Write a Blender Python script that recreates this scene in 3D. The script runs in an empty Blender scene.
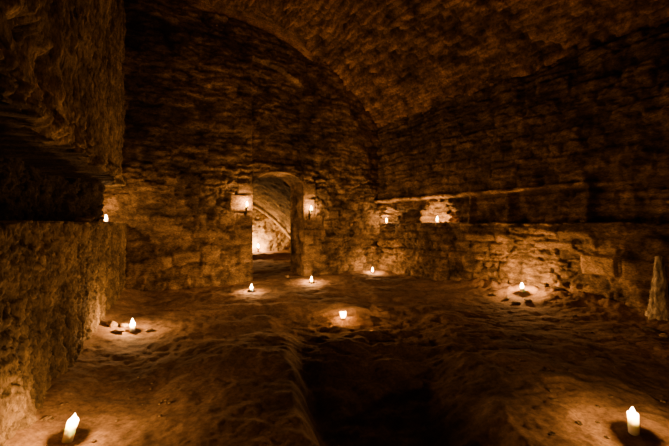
import bpy, bmesh, math, random
import numpy as np
from mathutils import Vector, Matrix

random.seed(7)
scene = bpy.context.scene
col = scene.collection
EYE = 1.3           # camera height = height of the stone ledges
F = 300.0           # focal length in pixels of the 669 px wide frame

# ------------------------------------------------------------------ noise
_prm = np.random.RandomState(11).permutation(256)
_prm = np.concatenate([_prm, _prm, _prm])
_g = np.random.RandomState(5).normal(size=(256, 3))
_g /= np.linalg.norm(_g, axis=1)[:, None]


def perlin(x, y, z):
    x, y, z = np.broadcast_arrays(np.asarray(x, float), np.asarray(y, float), np.asarray(z, float))
    xi, yi, zi = np.floor(x).astype(int), np.floor(y).astype(int), np.floor(z).astype(int)
    xf, yf, zf = x - xi, y - yi, z - zi
    fade = lambda t: t * t * t * (t * (t * 6 - 15) + 10)
    u, v, w = fade(xf), fade(yf), fade(zf)
    xi &= 255; yi &= 255; zi &= 255

    def gr(i, j, k):
        h = _prm[_prm[_prm[(xi + i) & 255] + ((yi + j) & 255)] + ((zi + k) & 255)]
        g = _g[h]
        return g[..., 0] * (xf - i) + g[..., 1] * (yf - j) + g[..., 2] * (zf - k)
    lerp = lambda a, b, t: a + t * (b - a)
    x00 = lerp(gr(0, 0, 0), gr(1, 0, 0), u); x10 = lerp(gr(0, 1, 0), gr(1, 1, 0), u)
    x01 = lerp(gr(0, 0, 1), gr(1, 0, 1), u); x11 = lerp(gr(0, 1, 1), gr(1, 1, 1), u)
    return lerp(lerp(x00, x10, v), lerp(x01, x11, v), w) * 1.6


def fbm(x, y, z, octv=4, gain=.5):
    a, f, s = 1., 1., 0.
    for _ in range(octv):
        s = s + a * perlin(x * f, y * f, z * f + 3.7 * f)
        a *= gain; f *= 2.03
    return s


def sstep(a, b, x):
    t = np.clip((x - a) / (b - a), 0, 1)
    return t * t * (3 - 2 * t)


# ------------------------------------------------------------------ stone courses
class Courses:
    """Rows of rubble stones: distance to the nearest joint, and a random number per stone."""
    def __init__(self, seed, h, l, warp, vr=(-2, 9), ur=(-14, 14)):
        r = np.random.RandomState(seed)
        self.seed, self.warp = seed, warp
        rows = [vr[0]]
        while rows[-1] < vr[1]:
            rows.append(rows[-1] + r.uniform(*h))
        self.rows = np.array(rows)
        self.cols, self.ids = [], []
        for _ in rows:
            c = [ur[0] - r.uniform(0, .5)]
            big = r.uniform(.7, 1.3)
            while c[-1] < ur[1]:
                c.append(c[-1] + r.uniform(*l) * big)
            self.cols.append(np.array(c)); self.ids.append(r.uniform(size=len(c) + 1))

    def __call__(self, u, v):
        w = self.warp
        v2 = v + w * fbm(u * .9, v * .9, self.seed, 3) + .02 * fbm(u * 5, v * 5, self.seed + 4, 2)
        u2 = u + w * fbm(u * .9, v * .9, self.seed + 9.3, 3) + .03 * fbm(u * 5, v * 5, self.seed + 8, 2)
        k = np.clip(np.searchsorted(self.rows, v2) - 1, 0, len(self.rows) - 2)
        d = np.minimum(v2 - self.rows[k], self.rows[k + 1] - v2)
        sid = np.zeros_like(d)
        for row in np.unique(k):
            m = k == row
            c = self.cols[row]
            j = np.clip(np.searchsorted(c, u2[m]) - 1, 0, len(c) - 2)
            d[m] = np.minimum(d[m], np.minimum(u2[m] - c[j], c[j + 1] - u2[m]))
            sid[m] = self.ids[row][j]
        return d, sid


def relief(u, v, courses, blocks=(), depth=.03, rnd=.05, rough=.03, joint=.035, holes=.93, ntone=.75, jtone=.32):
    """Stone relief (metres out of the wall) and tone (colour factor)."""
    d, sid = courses(u, v)
    hole = sid > holes
    blk = np.zeros_like(d)
    for (u0, u1, v0, v1, t) in blocks:
        uu = u + .012 * fbm(u * 6, v * 6, 2.2, 2); vv = v + .012 * fbm(u * 6, v * 6, 7.2, 2)
        bd = np.minimum(np.minimum(uu - u0, u1 - uu), np.minimum(vv - v0, v1 - vv))
        m = bd > 0
        d = np.where(m, bd, d); sid = np.where(m, t, sid); hole &= ~m; blk = np.where(m, 1., blk)
    p = sstep(0, joint, d)
    off = -depth * (1 - p) + (sid - .5) * rnd * p
    off = np.where(hole, off - .05 * p, off)
    n = fbm(u * 3.1, v * 3.1, courses.seed + .5, 5, .55)
    off = off + rough * n * (1 - .75 * blk)
    rid = 1 - np.abs(fbm(u * 2.0, v * 4.5, courses.seed + 5.5, 4, .6))
    off = off - rough * .8 * sstep(.75, 1.0, rid) * (1 - blk)
    tone = (.66 + .5 * sid) * (1 - jtone + jtone * p) * np.clip(1 + ntone * n, .3, 1.8)
    tone = np.where(blk > 0, (.75 + .5 * sid) * (.6 + .4 * p), tone)
    tone = np.where(hole, tone * .45, tone)
    return off, tone


# ------------------------------------------------------------------ materials
def nodes_of(name):
    m = bpy.data.materials.new(name); m.use_nodes = True
    nt = m.node_tree
    return m, nt, nt.nodes, nt.links, nt.nodes['Principled BSDF']


def stone_material(name, c_dark, c_mid, c_light, scale=(1, 1, 1), bump=.5, fine=38., soot=.5, dist=.012, rough=.85, fine_lo=.2, fine_hi=1.7, coarse=4.2):
    m, nt, N, L, b = nodes_of(name)
    tc = N.new('ShaderNodeTexCoord'); mp = N.new('ShaderNodeMapping'); mp.inputs['Scale'].default_value = scale
    L.new(tc.outputs['Object'], mp.inputs['Vector'])
    n1 = N.new('ShaderNodeTexNoise'); n1.inputs['Scale'].default_value = coarse; n1.inputs['Detail'].default_value = 8; n1.inputs['Roughness'].default_value = .65
    n2 = N.new('ShaderNodeTexNoise'); n2.inputs['Scale'].default_value = fine; n2.inputs['Detail'].default_value = 6; n2.inputs['Roughness'].default_value = .7
    n3 = N.new('ShaderNodeTexNoise'); n3.inputs['Scale'].default_value = .55; n3.inputs['Detail'].default_value = 5
    for n in (n1, n2): L.new(mp.outputs['Vector'], n.inputs['Vector'])
    L.new(tc.outputs['Object'], n3.inputs['Vector'])
    r = N.new('ShaderNodeValToRGB'); e = r.color_ramp.elements
    e[0].position = .28; e[0].color = (*c_dark, 1); e[1].position = .75; e[1].color = (*c_light, 1)
    k = e.new(.5); k.color = (*c_mid, 1)
    L.new(n1.outputs['Fac'], r.inputs['Fac'])
    at = N.new('ShaderNodeAttribute'); at.attribute_name = 'tone'
    mx = N.new('ShaderNodeVectorMath'); mx.operation = 'SCALE'
    L.new(r.outputs['Color'], mx.inputs[0]); L.new(at.outputs['Fac'], mx.inputs['Scale'])
    f = N.new('ShaderNodeMapRange'); f.inputs['From Min'].default_value = .3; f.inputs['From Max'].default_value = .7
    f.inputs['To Min'].default_value = fine_lo; f.inputs['To Max'].default_value = fine_hi
    L.new(n2.outputs['Fac'], f.inputs['Value'])
    m2 = N.new('ShaderNodeVectorMath'); m2.operation = 'SCALE'
    L.new(mx.outputs['Vector'], m2.inputs[0]); L.new(f.outputs['Result'], m2.inputs['Scale'])
    g = N.new('ShaderNodeMapRange'); g.inputs['From Min'].default_value = .35; g.inputs['From Max'].default_value = .62
    g.inputs['To Min'].default_value = 1 - soot; g.inputs['To Max'].default_value = 1.1
    L.new(n3.outputs['Fac'], g.inputs['Value'])
    m3 = N.new('ShaderNodeVectorMath'); m3.operation = 'SCALE'
    L.new(m2.outputs['Vector'], m3.inputs[0]); L.new(g.outputs['Result'], m3.inputs['Scale'])
    L.new(m3.outputs['Vector'], b.inputs['Base Color'])
    b.inputs['Roughness'].default_value = rough; b.inputs['Specular IOR Level'].default_value = .25
    ad = N.new('ShaderNodeMath'); ad.operation = 'MULTIPLY_ADD'; ad.inputs[1].default_value = 3.0
    L.new(n1.outputs['Fac'], ad.inputs[0]); L.new(n2.outputs['Fac'], ad.inputs[2])
    bp = N.new('ShaderNodeBump'); bp.inputs['Strength'].default_value = bump; bp.inputs['Distance'].default_value = dist
    L.new(ad.outputs['Value'], bp.inputs['Height']); L.new(bp.outputs['Normal'], b.inputs['Normal'])
    return m


M = {}
M['back'] = stone_material('stone_back', (.05, .033, .02), (.22, .145, .075), (.42, .29, .16), scale=(1, 1, 2.0), bump=.9, fine=30, soot=.45)
M['right'] = stone_material('stone_right', (.05, .034, .02), (.2, .13, .065), (.4, .27, .14), scale=(1, 1, 2.2), bump=.9, fine=30, soot=.45)
M['left'] = stone_material('stone_left', (.04, .03, .017), (.17, .12, .06), (.36, .26, .135), scale=(2.2, 2.2, .8), bump=1.0, fine=24, soot=.55)
M['vault'] = stone_material('stone_vault', (.06, .036, .02), (.26, .155, .075), (.44, .28, .14), bump=.9, fine=26, soot=.4)
M['chamber'] = stone_material('stone_chamber', (.16, .125, .07), (.4, .31, .18), (.58, .47, .28), bump=.8, fine=20, soot=.3)
M['sand'] = stone_material('sand_floor', (.13, .08, .046), (.26, .165, .095), (.36, .24, .142), scale=(1.3, 1.3, 1.3), bump=.4, fine=30, soot=.3, dist=.008, rough=.95, fine_lo=.45, fine_hi=1.5, coarse=2.6)
M['rubble'] = stone_material('loose_stone', (.08, .055, .035), (.24, .17, .095), (.4, .29, .17), scale=(4, 4, 4), bump=.7, fine=12, soot=.1)
M['lime'] = stone_material('lime_crust', (.35, .28, .19), (.6, .5, .35), (.75, .65, .48), scale=(3, 3, 1.2), bump=.9, fine=14, soot=.15)


def wax_material():
    m, nt, N, L, b = nodes_of('ivory_wax')
    n = N.new('ShaderNodeTexNoise'); n.inputs['Scale'].default_value = 30
    tc = N.new('ShaderNodeTexCoord'); L.new(tc.outputs['Object'], n.inputs['Vector'])
    r = N.new('ShaderNodeValToRGB'); r.color_ramp.elements[0].color = (.9, .86, .74, 1); r.color_ramp.elements[1].color = (.95, .92, .82, 1)
    L.new(n.outputs['Fac'], r.inputs['Fac']); L.new(r.outputs['Color'], b.inputs['Base Color'])
    b.inputs['Roughness'].default_value = .45
    b.inputs['Subsurface Weight'].default_value = 1.0
    b.inputs['Subsurface Radius'].default_value = (1, .85, .6)
    b.inputs['Subsurface Scale'].default_value = .045
    return m


def flame_material():
    m, nt, N, L, b = nodes_of('candle_flame')
    N.remove(b)
    out = N['Material Output']
    tc = N.new('ShaderNodeTexCoord'); sp = N.new('ShaderNodeSeparateXYZ'); L.new(tc.outputs['Generated'], sp.inputs[0])
    r = N.new('ShaderNodeValToRGB'); e = r.color_ramp.elements
    e[0].position = 0; e[0].color = (1, .45, .14, 1); e[1].position = 1; e[1].color = (1, .62, .26, 1)
    k = e.new(.4); k.color = (1, .8, .5, 1)
    L.new(sp.outputs['Z'], r.inputs['Fac'])
    em = N.new('ShaderNodeEmission'); em.inputs['Strength'].default_value = 16
    L.new(r.outputs['Color'], em.inputs['Color'])
    tr = N.new('ShaderNodeBsdfTransparent'); ad = N.new('ShaderNodeAddShader')
    L.new(em.outputs[0], ad.inputs[0]); L.new(tr.outputs[0], ad.inputs[1]); L.new(ad.outputs[0], out.inputs['Surface'])
    return m


def simple(name, c, rough=.6, metal=0., noise=.25, scale=40):
    m, nt, N, L, b = nodes_of(name)
    n = N.new('ShaderNodeTexNoise'); n.inputs['Scale'].default_value = scale; n.inputs['Detail'].default_value = 5
    tc = N.new('ShaderNodeTexCoord'); L.new(tc.outputs['Object'], n.inputs['Vector'])
    r = N.new('ShaderNodeValToRGB')
    r.color_ramp.elements[0].color = (*[v * (1 - noise) for v in c], 1); r.color_ramp.elements[1].color = (*[min(1, v * (1 + noise)) for v in c], 1)
    L.new(n.outputs['Fac'], r.inputs['Fac']); L.new(r.outputs['Color'], b.inputs['Base Color'])
    b.inputs['Roughness'].default_value = rough; b.inputs['Metallic'].default_value = metal
    bp = N.new('ShaderNodeBump'); bp.inputs['Strength'].default_value = .3; bp.inputs['Distance'].default_value = .003
    L.new(n.outputs['Fac'], bp.inputs['Height']); L.new(bp.outputs['Normal'], b.inputs['Normal'])
    return m


M['wax'] = wax_material()
M['flame'] = flame_material()
M['wick'] = simple('charred_wick', (.03, .022, .018), .9)
M['iron'] = simple('rusty_iron', (.045, .03, .022), .6, .6)


def cup_material():
    m, nt, N, L, b = nodes_of('frosted_glass')
    n = N.new('ShaderNodeTexNoise'); n.inputs['Scale'].default_value = 60
    tc = N.new('ShaderNodeTexCoord'); L.new(tc.outputs['Object'], n.inputs['Vector'])
    mr = N.new('ShaderNodeMapRange'); mr.inputs['To Min'].default_value = .35; mr.inputs['To Max'].default_value = .6
    L.new(n.outputs['Fac'], mr.inputs['Value']); L.new(mr.outputs['Result'], b.inputs['Roughness'])
    N.remove(b)
    df = N.new('ShaderNodeBsdfTranslucent'); df.inputs['Color'].default_value = (.95, .85, .65, 1)
    tr = N.new('ShaderNodeBsdfTransparent'); tr.inputs['Color'].default_value = (.95, .88, .75, 1)
    gl = N.new('ShaderNodeBsdfDiffuse'); gl.inputs['Color'].default_value = (.9, .8, .6, 1)
    m1 = N.new('ShaderNodeMixShader'); m2 = N.new('ShaderNodeMixShader'); m2.inputs[0].default_value = .15
    L.new(mr.outputs['Result'], m1.inputs[0])
    L.new(df.outputs[0], m1.inputs[1]); L.new(tr.outputs[0], m1.inputs[2])
    L.new(m1.outputs[0], m2.inputs[1]); L.new(gl.outputs[0], m2.inputs[2])
    L.new(m2.outputs[0], N['Material Output'].inputs['Surface'])
    return m


M['cup'] = cup_material()


# ------------------------------------------------------------------ mesh helpers
def mesh_obj(name, verts, faces, mat, tone=None, parent=None, smooth=True):
    me = bpy.data.meshes.new(name)
    verts = np.asarray(verts, np.float32); faces = np.asarray(faces, np.int32)
    nf = len(faces)
    me.vertices.add(len(verts)); me.vertices.foreach_set('co', verts.ravel())
    me.loops.add(nf * 4); me.loops.foreach_set('vertex_index', faces.ravel())
    me.polygons.add(nf)
    me.polygons.foreach_set('loop_start', np.arange(0, nf * 4, 4, dtype=np.int32))
    me.polygons.foreach_set('loop_total', np.full(nf, 4, np.int32))
    me.update(calc_edges=True)
    if tone is not None:
        a = me.attributes.new('tone', 'FLOAT', 'POINT'); a.data.foreach_set('value', np.asarray(tone, np.float32).ravel())
    me.polygons.foreach_set('use_smooth', np.full(nf, smooth))
    me.materials.append(mat)
    me.validate()
    o = bpy.data.objects.new(name, me); col.objects.link(o)
    if parent: o.parent = parent
    return o


def grid_faces(nu, nv, mask=None):
    i = np.arange(nu - 1)[:, None] * nv + np.arange(nv - 1)[None, :]
    f = np.stack([i, i + nv, i + nv + 1, i + 1], -1)
    if mask is not None:
        return f[mask]
    return f.reshape(-1, 4)


def structure(o):
    o['kind'] = 'structure'
    return o


def axis(a, b, step, marks=()):
    """Samples from a to b, denser pairs at marks so that edges there are sharp."""
    pts = list(np.arange(a, b, step)) + [b]
    pts = [p for p in pts if all(abs(p - m) > step * .45 for m in marks)]
    for m in marks: pts += [m - .002, m + .002]
    return np.array(sorted(pts))


# ------------------------------------------------------------------ plan of the vault
A = np.array([-3.9, 5.4]); U = np.array([.863, .505]); E = np.array([-.505, .863])     # back wall foot, along it, and out through it
C = np.array([1.05, 8.3]); D = np.array([.58, -.8146]); DN = np.array([-.8146, -.58])  # right wall
Lp = np.array([-3.45, 4.75]); LD = np.array([.475, -.88]); LN = np.array([.88, .475])  # left wall
S0, S1 = 2.42, 3.654      # doorway jambs along the back wall
THICK = .83


def crown(s):
    s = np.asarray(s, float)
    return 5.83 - .135 * (s - 1.65) - .122 * (s - 1.65) * (s - 3.58)


def door_arch(s):
    t = np.clip((np.asarray(s, float) - S0) / (S1 - S0), 0, 1)
    return 2.12 + .34 * np.sqrt(np.clip(1 - (2 * t - 1) ** 2, 0, 1)) ** 1.1 + .05 * t


# ------------------------------------------------------------------ floor
def floor_h(x, y):
    x = np.asarray(x, float); y = np.asarray(y, float)
    h = .035 * fbm(x * .9, y * .9, .3, 3) + .016 * fbm(x * 3.3, y * 3.3, 1.3, 3) + .006 * fbm(x * 11, y * 11, 2.3, 3) + .006 * sstep(.25, .8, fbm(x * 21, y * 21, 2.9, 2))
    wob = .10 * fbm(x * 1.6, y * 1.6, 5.1, 3)
    xl = -.05 - .3235 * (y - 1.9) + wob
    xr = 1.0 + .2 * np.clip(y - 2.0, 0, 3) + wob * 1.2
    chan = sstep(-.10, .16, x - xl) * (1 - sstep(-.35, .25, x - xr))
    deep = .08 + .28 * (1 - sstep(2.1, 3.5, y))
    deep = deep * (1 - sstep(3.7, 4.6, y))
    h = h - chan * deep
    # trodden ripples around the middle of the room
    zone = np.exp(-((x - .5) / 1.3) ** 2 - ((y - 3.5) / 1.1) ** 2)
    rp = fbm(x * 2.2 + .8 * y, y * 5.5, 8.8, 3)
    h = h + zone * (.045 * rp + .02 * fbm(x * 5 + y, y * 9, 8.1, 2))
    h = h + .016 * fbm(x * 1.2, y * 4.5, 6.8, 3) * sstep(3.0, 4.5, y)
    # banked up against the walls
    dl = (x - Lp[0]) * LN[0] + (y - Lp[1]) * LN[1]
    h = h + .14 * np.clip(1 - dl / .55, 0, 1.3) ** 2
    dr = (x - C[0]) * DN[0] + (y - C[1]) * DN[1]
    tr = (x - C[0]) * D[0] + (y - C[1]) * D[1]
    rub = fbm(x * 6, y * 6, 12.1, 3)
    h = h + (.10 + .022 * rub) * np.clip(1 - dr / .7, 0, 1.3) ** 2 * sstep(1.5, 3., tr)
    return h


def floor_sheet():
    s = np.concatenate([axis(-1.0, 5.2, .016), np.arange(5.225, 7.4, .03)])
    w = np.concatenate([np.arange(-10.5, -6.3, .05), axis(-6.3, -3.2, .014), axis(-3.18, .06, .024)])
    SS, WW = np.meshgrid(s, w, indexing='ij')
    x = A[0] + U[0] * SS + E[0] * WW; y = A[1] + U[1] * SS + E[1] * WW
    h = floor_h(x, y)
    tone = np.clip(.95 + .5 * fbm(x * 1.1, y * 1.1, 4.4, 4) + .25 * fbm(x * 14, y * 14, 3.3, 2), .35, 1.5)
    # darker tone in the hollow across the middle
    hollow_dark = sstep(-.5, .15, x + .05 + .3235 * (y - 1.9) + .2 * fbm(x * 1.3, y * 1.3, 6.6, 3)) * (1 - sstep(.55, 1.7, x - .25 * (y - 2) + .3 * fbm(x * 1.3, y * 1.3, 7.6, 3)))
    tone = tone * (1 - .62 * hollow_dark * (1 - sstep(3.0, 4.4, y)))
    v = np.stack([x, y, h], -1).reshape(-1, 3)
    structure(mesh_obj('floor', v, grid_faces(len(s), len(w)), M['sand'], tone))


def chamber_floor_h(s, w):
    return .035 * fbm(s * 1.2, w * 1.2, 9.9, 4) + .15 * sstep(3.9, 4.25, w + .15 * fbm(s * 1.5, w, 2.9, 2)) + .02 * fbm(s * 5, w * 5, 9.1, 3)


floor_sheet()

# ------------------------------------------------------------------ back wall with the doorway
cs_back = Courses(21, (.08, .24), (.16, .6), .11)
BLK = [(1.91, 2.42, 1.53, 1.93, .95), (2.09, 2.42, 1.24, 1.52, .8), (1.72, 2.08, 1.24, 1.52, .7), (1.386, 1.752, .5, .79, .9),
       (.86, 1.36, .5, .72, .85), (2.02, 2.42, .86, 1.22, .45), (2.15, 2.42, .42, .84, .55), (1.2, 1.7, 1.0, 1.14, .75), (.55, 1.05, 1.12, 1.27, .8),
       (3.654, 3.98, 1.5, 1.92, .55), (3.654, 4.2, 1.17, 1.48, .5), (3.654, 3.95, .78, 1.15, .6), (3.654, 4.12, .36, .76, .5), (3.654, 3.9, 0, .34, .5),
       (4.3, 4.65, 1.4, 1.62, .9), (3.654, 4.0, 1.94, 2.3, .4), (2.1, 2.42, 1.95, 2.2, .4), (4.75, 5.05, 1.45, 1.6, .85)]


def back_off(s, v):
    off, tone = relief(s, v, cs_back, BLK, depth=.022, rnd=.04, rough=.045)
    top = crown(s)
    off = off * (1 - .5 * sstep(2.2, 3.0, v))
    # blocked-up arch above the doorway, right of a vertical seam
    arch = 4.95 - .35 * np.clip((s - 2.42) / 1.2, 0, 1) ** 2
    rec = sstep(2.415, 2.425, s) * (1 - sstep(3.58, 3.64, s)) * sstep(2.65, 2.72, v) * (1 - sstep(-.03, .04, v - arch))
    off = off - .09 * rec
    off = off + .05 * sstep(3.95, 4.0, s) * (1 - sstep(4.1, 4.15, s)) * sstep(2.3, 3.2, v)
    # pale plaster left at the very top, under the ragged end of the vault
    pl = sstep(-.02, .0, v - (top - .15)) * sstep(1.2, 1.5, s) * (1 - sstep(3.75, 3.95, s))
    off = off * (1 - pl) - .02 * pl
    tone = tone * (1 - pl) + 4.6 * pl
    # tone variation: darker in the upper left corner
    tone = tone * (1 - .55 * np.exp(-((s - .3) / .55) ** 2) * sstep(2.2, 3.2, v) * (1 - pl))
    # hollow beside the left corner ledge
    e = np.clip(np.minimum(np.abs(s - S0), np.abs(s - S1)) / .10, 0, 1)
    inside = (s > S0) & (s < S1)
    e = np.where(inside, np.clip((v - door_arch(s)) / .1, 0, 1), np.where(v < 2.35, e, np.maximum(e, np.clip((v - 2.35) / .1, 0, 1))))
    return off * e, tone


def back_wall():
    s = axis(-1.2, 6.1, .024, (S0, S1)); v = axis(-.3, 6.6, .024)
    k = int(np.searchsorted(v, 2.1)); spring = v[k]
    SS, VV = np.meshgrid(s, v, indexing='ij')
    VV = VV.copy()
    ins = (s > S0 - .001) & (s < S1 + .001) & (s > S0) & (s < S1)
    for i in np.where(ins)[0]:
        a = float(door_arch(s[i])); VV[i, k:] = a + (v[k:] - spring) * (v[-1] - a) / (v[-1] - spring)
    off, tone = back_off(SS, VV)
    x = A[0] + U[0] * SS - E[0] * off; y = A[1] + U[1] * SS - E[1] * off
    mask = np.ones((len(s) - 1, len(v) - 1), bool)
    both = ins[:-1] & ins[1:]
    mask[both, :k] = False
    o = structure(mesh_obj('wall_back', np.stack([x, y, VV], -1).reshape(-1, 3), grid_faces(len(s), len(v), mask), M['back'], tone))
    return o


back_wall()


def sheet3(name, P, tone, mat):
    """A structure sheet from an (n, m, 3) array of points."""
    n, m = P.shape[:2]
    return structure(mesh_obj(name, P.reshape(-1, 3), grid_faces(n, m), mat, tone))


def swp(s, w, z, shape=None):
    s, w, z = np.broadcast_arrays(np.asarray(s, float), np.asarray(w, float), np.asarray(z, float))
    return np.stack([A[0] + U[0] * s + E[0] * w, A[1] + U[1] * s + E[1] * w, z], -1)


# reveals and soffit of the doorway: one sheet swept from the left foot over the arch to the right foot
def reveal():
    path = [(S0, z) for z in np.linspace(-.15, 2.11, 80)]
    path += [(s, float(door_arch(s))) for s in np.linspace(S0 + .001, S1 - .001, 46)]
    path += [(S1, z) for z in np.linspace(2.16, -.15, 80)]
    path = np.array(path)
    w = np.linspace(0, THICK, 34)
    ctr = np.array([(S0 + S1) / 2, 1.2])
    nrm = np.zeros_like(path)
    nrm[:80] = (1, 0); nrm[-80:] = (-1, 0)
    mid = ctr + (0, .2) - path[80:-80]; nrm[80:-80] = mid / np.linalg.norm(mid, axis=1)[:, None]
    arc = np.concatenate([[0], np.cumsum(np.linalg.norm(np.diff(path, axis=0), axis=1))])
    cs = Courses(33, (.28, .4), (.3, .6), .02, vr=(-1, 9))
    AA, WW = np.meshgrid(arc, w, indexing='ij')
    off, tone = relief(WW, AA, cs, (), .015, .02, .015, .03, 2)
    off = off * np.clip(WW / .05, 0, 1)
    P = swp(path[:, 0][:, None] + nrm[:, 0][:, None] * off, WW, path[:, 1][:, None] + nrm[:, 1][:, None] * off)
    sheet3('trim_1', P, tone * .9, M['back'])


reveal()

# ------------------------------------------------------------------ chamber beyond the doorway
WEND = 5.5


def chamber_vault(s, w):
    return 2.25 + .4 * (1 - (w - THICK) / (WEND - THICK)) - .235 * (s - 2.8) ** 2


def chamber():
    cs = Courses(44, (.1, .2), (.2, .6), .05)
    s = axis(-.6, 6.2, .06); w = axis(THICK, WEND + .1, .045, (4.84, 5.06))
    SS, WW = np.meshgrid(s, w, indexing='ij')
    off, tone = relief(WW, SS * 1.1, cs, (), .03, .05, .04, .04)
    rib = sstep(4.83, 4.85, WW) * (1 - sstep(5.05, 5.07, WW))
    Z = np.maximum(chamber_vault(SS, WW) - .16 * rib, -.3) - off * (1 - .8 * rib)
    sheet3('ceiling_chamber', swp(SS, WW, Z), tone * (.75 + .5 * rib) * (.22 + .78 * sstep(2.35, 2.6, WW + .1 * (SS - 3))), M['chamber'])  # vault close to the doorway coloured dark, as an unlit stretch
    s = axis(-.6, 6.2, .05); v = axis(-.2, 2.8, .05)
    SS, VV = np.meshgrid(s, v, indexing='ij')
    off, tone = relief(SS, VV, cs, (), .012, .03, .06, .05)
    sheet3('wall_chamber_end', swp(SS, WEND - off, VV), .6 + .5 * tone, M['chamber'])
    s = axis(-.6, 6.2, .05); w = axis(-.03, WEND + .1, .05)
    SS, WW = np.meshgrid(s, w, indexing='ij')
    h = chamber_floor_h(SS, WW)
    x = A[0] + U[0] * SS + E[0] * WW; y = A[1] + U[1] * SS + E[1] * WW
    bl = sstep(-.02, .3, WW)
    h = h * bl + (floor_h(x, y) - .004) * (1 - bl)
    sheet3('floor_chamber', np.stack([x, y, h], -1), np.clip(.9 + .4 * fbm(x * 2, y * 2, 1., 3), .4, 1.4), M['sand'])
    # rear face of the doorway wall, seen only from inside the chamber
    for nm, a, b, z0 in (('wall_chamber_left', -.6, S0, -.2), ('wall_chamber_right', S1, 6.2, -.2), ('wall_chamber_front', S0, S1, 2.47)):
        ss = axis(a, b, .1); vv = axis(z0, 2.9, .1)
        SS, VV = np.meshgrid(ss, vv, indexing='ij')
        off, tone = relief(SS, VV, cs, (), .02, .02, .02)
        sheet3(nm, swp(SS, THICK + .01, VV), tone, M['chamber'])


chamber()

# ------------------------------------------------------------------ right wall
cs_right = Courses(52, (.08, .24), (.2, .7), .06)
RBLK = [(4.55, 5.02, .5, .83, .95), (5.05, 5.6, .52, .8, .6), (3.9, 4.5, .86, 1.02, .8), (2.75, 3.3, .95, 1.1, .7), (4.3, 4.75, 1.05, 1.2, .55)]


def right_off(t, v):
    off, tone = relief(t, v, cs_right, RBLK, depth=.035, rnd=.06, rough=.05)
    n = fbm(t * 2.5, v * 2.5, 61., 3)
    lip = 1.88 + .015 * fbm(t * 3, v * 0, 71., 3)
    above = sstep(1.299, 1.301, v)
    inl = above * (1 - sstep(-.02, .02, v - lip))
    off = off - .20 * above + .1 * inl * 0
    off = off - .05 * inl
    # thin projecting course over the slot
    course = sstep(-.03, -.01, v - lip) * (1 - sstep(.05, .07, v - lip)) * (1 - sstep(4.6, 5.0, t))
    off = off + .12 * course
    # two rough pockets with candles
    for (tc, tw, vh, dp) in ((1.93, .44, .44, .34), (.40, .34, .34, .30)):
        q = np.abs((t - tc) / tw) ** 3 + np.clip((v - 1.3) / vh, 0, 9) ** 3 + .7 * n + .5 * fbm(t * 8, v * 8, 63., 3)
        off = off - dp * above * (1 - sstep(.75, 1.15, q))
        rim = above * sstep(.6, .9, q) * (1 - sstep(1.1, 1.8, q))
        off = off + above * rim * .11 * (fbm(t * 9, v * 9, 17., 3))
        off = off + .10 * above * (1 - sstep(.9, 1.3, q)) * sstep(.05, .5, fbm(t * 6, v * 7, 18., 3))
    # upright stones breaking the slot
    for tc, tw, h in ((3.5, .07, 1.86), (4.66, .07, 2.0), (2.78, .06, 1.8)):
        off = off + .16 * above * np.exp(-((t - tc + .04 * n) / tw) ** 2) * (1 - sstep(-.06, .06, v - h))
    # low hollow under a rounded boulder, beside the floor candle
    q = ((t - 3.85) / 1.15) ** 2 + ((v + .05) / 1.05) ** 2 + .12 * n
    off = off - .34 * (1 - sstep(.1, 1.9, q)) * (1 - above)
    off = off - .22 * (1 - sstep(.5, 1.8, t)) * (1 - above)
    b = (1 - sstep(.2, 1.3, ((t - 4.15) / .55) ** 2 + ((v - .52) / .33) ** 2)) * (1 - above)
    off = off + .06 * b
    # pilaster of rough stones below the pocket
    off = off + .06 * np.exp(-((t - 2.72 + .05 * n) / .09) ** 2) * (1 - above)
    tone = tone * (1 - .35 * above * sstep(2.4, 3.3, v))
    tone = tone * (1 + .6 * (1 - above) * sstep(3.6, 4.6, t))  # candlelight on the lower wall put into the colour
    tone = tone * (1 + 1.5 * course) * (1 + .1 * b)  # course painted lighter to look like a lit lip
    return off, tone


def right_wall():
    t = np.concatenate([axis(-.3, 5.8, .021), np.arange(5.85, 11.3, .06)]); v = axis(-.3, 4.6, .021, (1.3,))
    TT, VV = np.meshgrid(t, v, indexing='ij')
    off, tone = right_off(TT, VV)
    VV = VV + .022 * fbm(TT * 3.5, VV * 0, 65., 4) * np.exp(-((VV - 1.3) / .12) ** 2)
    P = np.stack([C[0] + D[0] * TT + DN[0] * off, C[1] + D[1] * TT + DN[1] * off, VV], -1)
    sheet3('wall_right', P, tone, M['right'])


right_wall()

# ------------------------------------------------------------------ left wall: low bench, dark recess, overhanging upper part
cs_left = Courses(63, (.15, .4), (.2, .6), .12)
cs_slab = Courses(64, (.12, .26), (.15, .38), .22)


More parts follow.
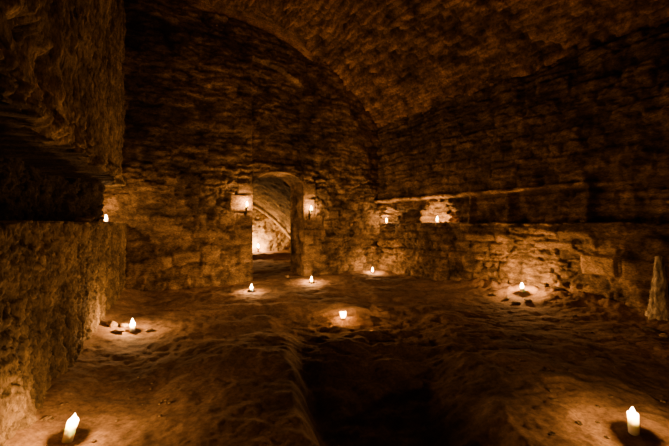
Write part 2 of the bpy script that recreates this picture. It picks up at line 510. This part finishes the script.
def left_off(t, v):
    d, sid = cs_left(t, v)
    d2, sid2 = cs_slab(t + .5 * v, v - .35 * t)
    n = fbm(t * 1.7, v * 1.1, 81., 6, .6)
    nv = 1 - 2 * np.abs(fbm(t * 8, v * (.9 - .4 * (v > 1.9)), 83., 5, .65))     # vertical ribs
    pit = 1 - 2 * np.abs(fbm(t * 7, v * 4, 85., 5, .65))
    pit2 = 1 - 2 * np.abs(fbm(t * 19, v * 11, 86., 4, .7))
    p = sstep(0, .05, d)
    lip = 1.90 + .06 * fbm(t * 2.5, 0 * v, 87., 4) + .03 * fbm(t * 9, 0 * v, 88., 2)
    up = sstep(-.012, .012, v - lip)
    above = sstep(1.299, 1.301, v)
    inr = above * (1 - up)
    low = 1 - above
    off = low * (.030 * n + .020 * pit + .016 * nv + .012 * pit2 - .006 * (1 - p) + .014 * (sid - .5)) + up * (.05 * n + .055 * nv + .006 * pit - .05)
    # broken slabs along the lip
    band = up * (1 - sstep(.08, .42 + .15 * fbm(t * 2, v * 0, 89., 2), v - lip))
    off = off + band * (.02 + .15 * (sid2 - .35) - .05 * (1 - sstep(0, .04, d2)) + .02 * pit)
    # a hollow scar high on the wall, nearer the camera
    off = off - .12 * up * (1 - sstep(.3, 1.1, ((t - 3.1) / .45) ** 2 + ((v - 2.35) / .3) ** 2 + .5 * n))
    depth = .15 + .36 * sstep(.12, .9, t)
    open_ = 1 - sstep(.06, .12, t + .06 * fbm(v * 7, t * 0, 95., 4))
    depth = depth * (1 - open_) + .75 * open_
    off = off + inr * (-depth + .06 * n + .05 * pit)
    tone = np.clip(.9 + .35 * (sid - .5) + .5 * n + (.30 * pit + .35 * pit2) * (1 - .7 * up) + .75 * nv * up, .2, 1.9) * (.75 + .25 * p)
    tone = tone * (1 - .75 * above * (1 - sstep(.016, .05, v - lip)) * (1 - open_))  # shade painted into the recess and the underside of the lip
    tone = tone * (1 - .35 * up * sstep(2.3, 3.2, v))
    return off, tone


def left_wall():
    t = np.concatenate([axis(-1.6, -.85, .03), axis(-.83, 3.95, .0125), np.arange(4.0, 6.65, .05)]); v = axis(-.3, 6.1, .0125, (1.3,))
    TT, VV = np.meshgrid(t, v, indexing='ij')
    off, tone = left_off(TT, VV)
    VV = VV + .03 * fbm(TT * 3.5, VV * 0, 66., 4) * np.exp(-((VV - 1.3) / .12) ** 2)
    P = np.stack([Lp[0] + LD[0] * TT + LN[0] * off, Lp[1] + LD[1] * TT + LN[1] * off, VV], -1)
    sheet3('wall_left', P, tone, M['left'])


left_wall()

# ------------------------------------------------------------------ vault
def vault():
    s = axis(-1.3, 6.0, .027); n = 430
    r = np.random.RandomState(3)
    teeth = np.interp(s, np.arange(-1.4, 6.3, .085), r.uniform(.02, .34, size=len(np.arange(-1.4, 6.3, .085))))
    gap = sstep(1.35, 1.6, s) * (1 - sstep(3.55, 3.85, s))
    start = -.15 * (1 - gap) + gap * (.02 + teeth)
    k = np.linspace(0, 1, n)
    SS = np.repeat(s[:, None], n, 1); TT = start[:, None] + (11.0 - start[:, None]) * k[None, :]
    arc = np.concatenate([[0], np.cumsum(np.hypot(np.diff(s), np.diff(crown(s))))])
    AA = np.repeat(arc[:, None], n, 1)
    cs = Courses(74, (.07, .2), (.15, .55), .10, vr=(-1, 10))
    off, tone = relief(TT, AA, cs, (), .05, .09, .055, .05, ntone=.75, jtone=.5)
    tone = tone ** 1.1
    off = off + .09 * fbm(TT * .9, AA * 1.3, 75., 3)
    sl = -.135 - .122 * (2 * SS - 5.23); ln = np.sqrt(1 + sl ** 2)
    # normal pointing down into the room, within the (s, z) plane
    ns, nz = sl / ln, -1 / ln
    s2 = SS + ns * off; z = crown(SS) + nz * off
    x = A[0] + U[0] * s2 + D[0] * TT; y = A[1] + U[1] * s2 + D[1] * TT
    sheet3('ceiling', np.stack([x, y, z], -1), tone * 1.15, M['vault'])


vault()


# rear wall, behind the camera
def rear_wall():
    a = Lp + LD * 6.5; b = C + D * 11.1
    ln = np.linalg.norm(b - a); u = (b - a) / ln
    x = axis(-.6, ln + .6, .08); v = axis(-.3, 6.3, .08)
    XX, VV = np.meshgrid(x, v, indexing='ij')
    off, tone = relief(XX, VV, cs_back, (), .03, .05, .05)
    nn = np.array([-u[1], u[0]])
    P = np.stack([a[0] + u[0] * XX + nn[0] * off, a[1] + u[1] * XX + nn[1] * off, VV], -1)
    sheet3('wall_rear', P, tone, M['back'])


rear_wall()


# ------------------------------------------------------------------ candles
def lathe(name, prof, mat, seg=28, parent=None, wob=0., closed_bottom=True, seed=0, rimdrop=0.):
    """Surface of revolution from (r, z) points, rim slightly uneven."""
    prof = np.array(prof, float); n = len(prof)
    th = np.linspace(0, 2 * np.pi, seg, endpoint=False)
    r = np.random.RandomState(seed); ph = r.uniform(0, 6.28, 3)
    zt = prof[:, 1].max()
    V = []
    for i, (rr, z) in enumerate(prof):
        k = 1 + wob * (np.sin(2 * th + ph[0] + z * 18) + .6 * np.sin(3 * th + ph[1] - z * 30))
        dz = rimdrop * (np.sin(th + ph[2]) + .5 * np.sin(3 * th + ph[0])) * sstep(zt * .75, zt, z) * (rr > .004)
        V.append(np.stack([rr * k * np.cos(th), rr * k * np.sin(th), np.full(seg, z) + dz], -1))
    V = np.concatenate(V)
    f = []
    for i in range(n - 1):
        for j in range(seg):
            j2 = (j + 1) % seg
            f.append((i * seg + j, i * seg + j2, (i + 1) * seg + j2, (i + 1) * seg + j))
    o = mesh_obj(name, V, f, mat, parent=parent)
    return o


LIGHT_COL = (1.0, .455, .13)


def flame_mesh(name, parent, z, h=.055, r=.011):
    t = np.linspace(0, 1, 12)
    rr = r * np.sin(np.pi * np.clip(t, 0, 1) ** .62) ** .85 * (1 - .25 * t)
    rr[0] = .0006; rr[-1] = .0004
    o = lathe(name, np.stack([rr, z + t * h], -1), M['flame'], 14, parent)
    return o


def tube(name, pts, rad, mat, parent=None, seg=10):
    """A tube along points; radius per point; ends closed."""
    pts = [Vector(p) for p in pts]
    rad = [rad] * len(pts) if isinstance(rad, (int, float)) else list(rad)
    rings = []
    for i, p in enumerate(pts):
        d = (pts[min(i + 1, len(pts) - 1)] - pts[max(i - 1, 0)]).normalized()
        q = d.to_track_quat('Z', 'Y')
        rings.append([p + q @ Vector((math.cos(a) * rad[i], math.sin(a) * rad[i], 0)) for a in [2 * math.pi * k / seg for k in range(seg)]])
    rings = [[pts[0]] * seg] + rings + [[pts[-1]] * seg]
    V = [tuple(v) for r in rings for v in r]
    f = [(i * seg + j, i * seg + (j + 1) % seg, (i + 1) * seg + (j + 1) % seg, (i + 1) * seg + j) for i in range(len(rings) - 1) for j in range(seg)]
    return mesh_obj(name, V, f, mat, parent=parent)


def point(parent, z, power, r=.012, c=LIGHT_COL):
    l = bpy.data.lights.new('candle_light', 'POINT'); l.energy = power; l.color = c; l.shadow_soft_size = r
    o = bpy.data.objects.new('candle_light', l); col.objects.link(o); o.parent = parent; o.location = (0, 0, z)
    return o


def candle(label, loc, H, R, power, group=None, tilt=(0, 0), cup=.03, lift=.036, fl=(.055, .011), seed=0, inner=.05):
    e = bpy.data.objects.new('pillar_candle', None); col.objects.link(e); e.empty_display_size = .05
    e.location = loc; e.rotation_euler = (tilt[0], tilt[1], 0)
    e['label'] = label; e['category'] = 'candle'
    if group: e['group'] = group
    wi = R * .82
    prof = [(.0005, 0), (R * .9, 0), (R, .004)] + [(R * (1 + .02 * math.sin(k * 2.1 + seed)), .004 + (H - .008) * k / 8) for k in range(1, 8)]
    prof += [(R * .99, H - .004), (R * .95, H), (R * .88, H), (wi, H - .004), (wi * .92, H - cup * .6), (wi * .7, H - cup), (.0005, H - cup)]
    lathe('wax_body', prof, M['wax'], 28, e, .012, seed=seed, rimdrop=.003)
    zb = H - cup
    tube('wick', [(0, 0, zb), (.0005, 0, zb + .008), (.002, .001, zb + .016), (.004, .001, zb + .021)], [.0013, .0013, .0012, .0008], M['wick'], e, 6)
    flame_mesh('flame', e, max(zb + .012, H - .008), *fl)
    point(e, H + lift, power)
    point(e, zb + .016, power * inner, .006)
    return e


def at_floor(px, py, dz=0.):
    """Ground point below a given direction of view, found on the uneven floor."""
    z = EYE * F / (py - 223.)
    for _ in range(12):
        x = (px - 334.5) / F * z
        z = (EYE - float(floor_h(np.array([x]), np.array([z]))[0])) * F / (py - 223.)
    x = (px - 334.5) / F * z
    return (x, z, float(floor_h(np.array([x]), np.array([z]))[0]) + dz)


G = 'candles set out on the sand floor'
P0 = 15.
candle('tall ivory pillar candle leaning on the sand near the foot of the left wall', at_floor(67, 441, -.006), .130, .026, P0 * .42, G, (.0, .28), lift=.022, fl=(.05, .014), seed=1)
candle('tall ivory pillar candle standing alone on bare sand, casting a round dark shadow', at_floor(634, 433, -.006), .130, .026, P0 * .42, G, (.03, -.09), lift=.019, fl=(.05, .014), seed=2)
candle('short candle on the floor beside flat stones at the far end of the left wall', at_floor(132.5, 331, -.004), .095, .028, P0 * .9, G, lift=.023, fl=(.07, .018), seed=3)
candle('short candle on the floor at the left foot of the doorway', at_floor(251.5, 291, -.004), .075, .028, P0, G, lift=.020, fl=(.075, .020), seed=4)
candle('short candle on the floor at the right foot of the doorway', at_floor(311.5, 282.5, -.004), .075, .028, P0, G, lift=.020, fl=(.075, .020), seed=5)
candle('small candle on the floor in the far corner where two walls meet', at_floor(372.5, 272.8, -.004), .075, .028, P0, G, lift=.021, fl=(.08, .022), seed=6)
candle('short candle among loose rubble on the floor under the right wall', at_floor(522, 296, -.004), .105, .030, P0 * 1.2, G, lift=.022, fl=(.075, .020), seed=7)

# the candle in a glowing cup in the middle of the floor
def votive():
    loc = at_floor(343, 319, -.004)
    e = bpy.data.objects.new('votive_candle', None); col.objects.link(e); e.location = loc
    e['label'] = 'glowing votive candle in a flared glass cup in the middle of the sand floor'; e['category'] = 'candle'
    seg = 32
    prof = [(.0005, .003), (.026, .003), (.03, .006), (.034, .03), (.040, .062), (.047, .095), (.044, .095), (.037, .062), (.031, .03), (.026, .010), (.0005, .010)]
    c = lathe('glass_cup', prof, M['cup'], seg, e, .01, seed=9, rimdrop=.004)
    lathe('wax_body', [(.0005, .011), (.026, .011), (.028, .03), (.024, .032), (.0005, .031)], M['wax'], 24, e, seed=3)
    tube('wick', [(0, 0, .031), (.001, 0, .042), (.003, 0, .048)], [.0013, .0013, .0008], M['wick'], e, 6)
    flame_mesh('flame', e, .042, .06, .013)
    point(e, .105, P0 * .8, .012)
    point(e, .06, P0 * .25, .006)


votive()

# candles on ledges
def on_right(t, off, z): return (C[0] + D[0] * t + DN[0] * off, C[1] + D[1] * t + DN[1] * off, z)
def on_left(t, off, z): return (Lp[0] + LD[0] * t + LN[0] * off, Lp[1] + LD[1] * t + LN[1] * off, z)


G2 = 'candles on the stone ledges'
candle('candle in the small rough hole of the ledge, beside the corner of two walls', on_right(.32, -.22, EYE - .01), .07, .026, P0 * .5, G2, lift=.034, fl=(.085, .022), seed=8)
candle('candle in the wide rough niche on the right wall, brightest on that ledge', on_right(1.87, -.30, EYE - .01), .09, .028, P0 * .7, G2, lift=.036, fl=(.09, .024), seed=10)
candle('candle in the corner recess on the left wall ledge', on_left(-.22, -.17, EYE - .01), .085, .027, P0 * .6, G2, lift=.036, fl=(.075, .02), seed=11)


# iron candle brackets on the doorway piers
def bracket(label, s, z, clabel, seed):
    base = A + U * s
    e = bpy.data.objects.new('candle_bracket', None); col.objects.link(e)
    e.location = (base[0], base[1], z); e.rotation_euler = (0, 0, math.atan2(-E[1], -E[0]) + math.pi / 2)   # local -Y points into the room
    e['label'] = label; e['category'] = 'candle holder'; e['group'] = 'iron brackets beside the doorway'
    pl = []
    # wall plate: a narrow forged strap with a pointed tail
    bm = bmesh.new()
    outl = [(-.016, .05), (-.010, .075), (0, .085), (.010, .075), (.016, .05), (.016, -.09), (.012, -.14), (0, -.19), (-.012, -.14), (-.016, -.09)]
    f0 = [bm.verts.new((x, -.032, zz)) for x, zz in outl]; f1 = [bm.verts.new((x, .03, zz)) for x, zz in outl]
    bm.faces.new(f0); bm.faces.new(f1[::-1])
    for i in range(len(outl)):
        j = (i + 1) % len(outl); bm.faces.new((f0[i], f1[i], f1[j], f0[j]))
    bmesh.ops.recalc_face_normals(bm, faces=bm.faces)
    me = bpy.data.meshes.new('wall_plate'); bm.to_mesh(me); bm.free(); me.materials.append(M['iron'])
    o = bpy.data.objects.new('wall_plate', me); col.objects.link(o); o.parent = e
    tube('arm', [(0, -.03, -.10), (0, -.07, -.095), (0, -.105, -.07), (0, -.12, -.035), (0, -.12, -.006)], [.008, .008, .008, .007, .009], M['iron'], e, 8)
    dish = lathe('drip_pan', [(.0005, -.008), (.03, -.006), (.048, .004), (.052, .012), (.049, .012), (.044, .006), (.028, 0), (.0005, 0)], M['iron'], 24, e)
    dish.location = (0, -.12, 0)
    c = base - E * .12
    candle(clabel, (c[0], c[1], z), .075, .026, P0 * .7, 'candles on the iron brackets', lift=.034, fl=(.085, .023), seed=seed)


bracket('dark iron bracket on the large pale block left of the doorway', 2.27, 1.62, 'burning candle on the iron bracket left of the doorway', 12)
bracket('dark iron bracket on the pier right of the doorway', 3.80, 1.57, 'burning candle on the iron bracket right of the doorway', 13)

# candle in the far chamber
sw = (4.05, 5.22)
p = A + U * sw[0] + E * sw[1]
candle('candle on the raised floor of the chamber seen through the doorway', (p[0], p[1], float(chamber_floor_h(np.array([sw[0]]), np.array([sw[1]]))[0]) - .006), .22, .038, P0 * 5.0, None, lift=.05, fl=(.14, .045), seed=14)


# ------------------------------------------------------------------ loose stones
def rock(name, label, loc, size, seed, mat='rubble', group=None, cat='stone', rz=0., tone=1., sub=3):
    bm = bmesh.new(); bmesh.ops.create_icosphere(bm, subdivisions=sub, radius=1.)
    co = np.array([v.co[:] for v in bm.verts])
    # facet: clip against a few random planes, then roughen
    r = np.random.RandomState(seed)
    for _ in range(9):
        n = r.normal(size=3); n /= np.linalg.norm(n); d = r.uniform(.55, .85)
        k = co @ n; m = k > d
        co[m] -= np.outer((k[m] - d) * .9, n)
    co *= (1 + .10 * fbm(co[:, 0] * 1.8 + seed, co[:, 1] * 1.8, co[:, 2] * 1.8, 3))[:, None]
    co *= np.array(size) / 2
    for v, c in zip(bm.verts, co): v.co = c
    me = bpy.data.meshes.new(name); bm.to_mesh(me); bm.free()
    a = me.attributes.new('tone', 'FLOAT', 'POINT'); a.data.foreach_set('value', np.full(len(me.vertices), tone, np.float32))
    for pl in me.polygons: pl.use_smooth = sub > 2
    me.materials.append(M[mat])
    o = bpy.data.objects.new(name, me); col.objects.link(o); o.location = loc; o.rotation_euler = (0, 0, rz)
    o['label'] = label; o['category'] = cat
    if group: o['group'] = group
    return o


GR = 'loose stones on the floor'
STN = [  # px, py, size, label
    (117, 332, (.20, .12, .05), 'flat stone lying left of the short candle at the left wall'),
    (124, 327, (.13, .09, .07), 'angular stone just behind the flat one by the left wall candle'),
    (112, 326, (.16, .12, .10), 'blocky stone leaning at the foot of the left wall, behind its candle'),
    (150, 331, (.10, .07, .04), 'small stone right of the short candle at the left wall'),
    (528, 301.5, (.15, .10, .07), 'dark stone right in front of the candle under the right wall'),
    (516, 304.5, (.16, .10, .07), 'dark stone in front and left of the candle under the right wall'),
    (543, 297, (.17, .12, .10), 'rounded dark rock right of the candle under the right wall'),
    (558, 299, (.30, .16, .10), 'long dark rock at the foot of the right wall, right of its candle'),
    (508, 299, (.20, .09, .05), 'thin flat stone left of the candle under the right wall'),
    (494, 296, (.10, .08, .05), 'small lump left of the thin flat stone under the right wall'),
    (665, 337, (.12, .08, .06), 'pale stone on the floor in front of the white lime streak'),
    (651, 331, (.22, .12, .06), 'dark flat stone at the foot of the white lime streak'),
    (93, 441, (.035, .025, .018), 'tiny pale stone on the sand right of the leaning candle'),
    (46, 420, (.06, .04, .03), 'small stone left of the leaning candle, against the left wall'),
    (52, 420.5, (.05, .035, .025), 'pebble between the leaning candle and the small stone to its left'),
    (607, 438, (.04, .03, .015), 'flat pebble left of the tall candle standing alone'),
    (598, 423, (.03, .025, .015), 'tiny pebble at the edge of the round shadow of the lone tall candle'),
    (663, 402, (.035, .03, .02), 'tiny pebble on the sand right of and behind the lone tall candle'),
    (550, 391, (.05, .03, .02), 'dark pebble on bare sand between the lone tall candle and the middle'),
    (554, 400, (.06, .025, .02), 'dark sliver of stone on the sand nearer than the dark pebble'),
    (575, 316, (.07, .05, .03), 'small stone on bare sand in front of the long dark rock'),
    (287, 277, (.16, .10, .08), 'stone lying at the inner foot of the doorway, right side'),
]
for i, (px, py, sz, lab) in enumerate(STN):
    x, y, z = at_floor(px, py)
    rock('loose_stone', lab, (x, y, z + sz[2] * .22), sz, 100 + i, group=GR, rz=i * 1.3, tone=(1.6 if 'pale' in lab else .55 if 'dark' in lab else 1.0))

# crumbs scattered over the near left sand
rr = np.random.RandomState(77)
for i in range(26):
    px, py = (rr.normal(60, 9), rr.normal(401, 6)) if i < 12 else (rr.normal(150, 24), rr.normal(405, 14))
    x, y, z = at_floor(px, py)
    k = rr.uniform(.012, .03)
    if (x - Lp[0]) * LN[0] + (y - Lp[1]) * LN[1] < .1: continue
    near = i < 12
    rock('clay_crumb', 'clay crumb in the cluster on the sand behind the leaning candle' if near else 'clay crumb scattered on the open sand right of the leaning candle',
         (x, y, z + k * .2), (k, k * .8, k * .6), 300 + i, group='clay crumbs behind the leaning candle' if near else 'clay crumbs on the open sand', cat='crumb', sub=2)

# dark grit on the right half of the floor
rr = np.random.RandomState(31)
for i in range(30):
    px, py = rr.uniform(505, 665), rr.uniform(322, 440)
    if abs(px - 632) < 32 and py > 405: continue
    x, y, z = at_floor(px, py)
    k = rr.uniform(.015, .034)
    rock('floor_pebble', 'small dark pebble scattered on the sand around and behind the lone tall candle', (x, y, z + k * .15), (k * 1.5, k, k * .7), 500 + i,
         group='dark pebbles on the open sand', cat='pebble', sub=2, rz=i, tone=.5)

# lumps on the ledges
LED = [(on_left(1.05, -.16, EYE), (.20, .14, .13), 'upright rough stone on the left wall ledge, in the dark recess'),
       (on_left(1.45, -.15, EYE), (.24, .16, .09), 'low flat stone on the left wall ledge, nearer than the upright one'),
       (on_left(.62, -.10, EYE), (.13, .10, .08), 'small stone on the left wall ledge next to the recess candle')]
for i, (l, sz, lab) in enumerate(LED):
    rock('ledge_stone', lab, (l[0], l[1], l[2] + sz[2] * .3), sz, 400 + i, group='stones on the ledges', rz=i, tone=.9)
rock('ledge_stone', 'small lone stone on the right wall ledge', on_right(4.62, -.10, EYE + .025), (.11, .09, .08), 405, group='stones on the ledges')


# ------------------------------------------------------------------ pale lime streak on the right wall
def lime():
    t0, n, m = 5.43, 40, 70
    zz = np.linspace(-.05, .88, m); a = np.linspace(0, 2 * np.pi, n, endpoint=False)
    ZZ, AA = np.meshgrid(zz, a, indexing='ij')
    k = np.clip(1 - zz / .88, 0, 1)
    R = (.04 + .065 * k ** 1.1 + .022 * np.exp(-(zz / .1) ** 2))[:, None] * (1 + .28 * fbm(np.cos(AA) * 1.5, np.sin(AA) * 1.5, ZZ * 6, 5, .65))
    R[-1] *= .1
    x = np.cos(AA) * R * 1.0 + .03 * fbm(ZZ * 3, ZZ * 0, 0 * ZZ + 3.3, 2); y = np.sin(AA) * R * .8
    P = np.stack([C[0] + D[0] * (t0 + x) + DN[0] * (y + .02), C[1] + D[1] * (t0 + x) + DN[1] * (y + .02), ZZ], -1).reshape(-1, 3)
    f = [(i * n + j, i * n + (j + 1) % n, (i + 1) * n + (j + 1) % n, (i + 1) * n + j) for i in range(m - 1) for j in range(n)]
    o = mesh_obj('lime_deposit', P, f, M['lime'], np.clip(1.05 + .6 * fbm(P[:, 0] * 9, P[:, 1] * 9, P[:, 2] * 5, 3), .4, 2.0))
    o['label'] = 'pale lime deposit running down the right wall and spreading at its foot'; o['category'] = 'mineral deposit'


lime()

# ------------------------------------------------------------------ world, camera, colour
w = bpy.data.worlds.new('World'); scene.world = w; w.use_nodes = True
w.node_tree.nodes['Background'].inputs[0].default_value = (.02, .01, .004, 1); w.node_tree.nodes['Background'].inputs[1].default_value = .05

cam = bpy.data.cameras.new('camera'); cam.sensor_width = 36; cam.lens = 36 * F / 669; cam.clip_start = .02
co = bpy.data.objects.new('camera', cam); col.objects.link(co)
co.location = (0, 0, EYE); co.rotation_euler = (math.radians(90), 0, 0)
scene.camera = co

scene.view_settings.view_transform = 'AgX'
scene.view_settings.look = 'AgX - Base Contrast'
scene.view_settings.exposure = 1.3
try:
    scene.cycles.use_denoising = True
    scene.cycles.sample_clamp_indirect = 6
except Exception:
    pass
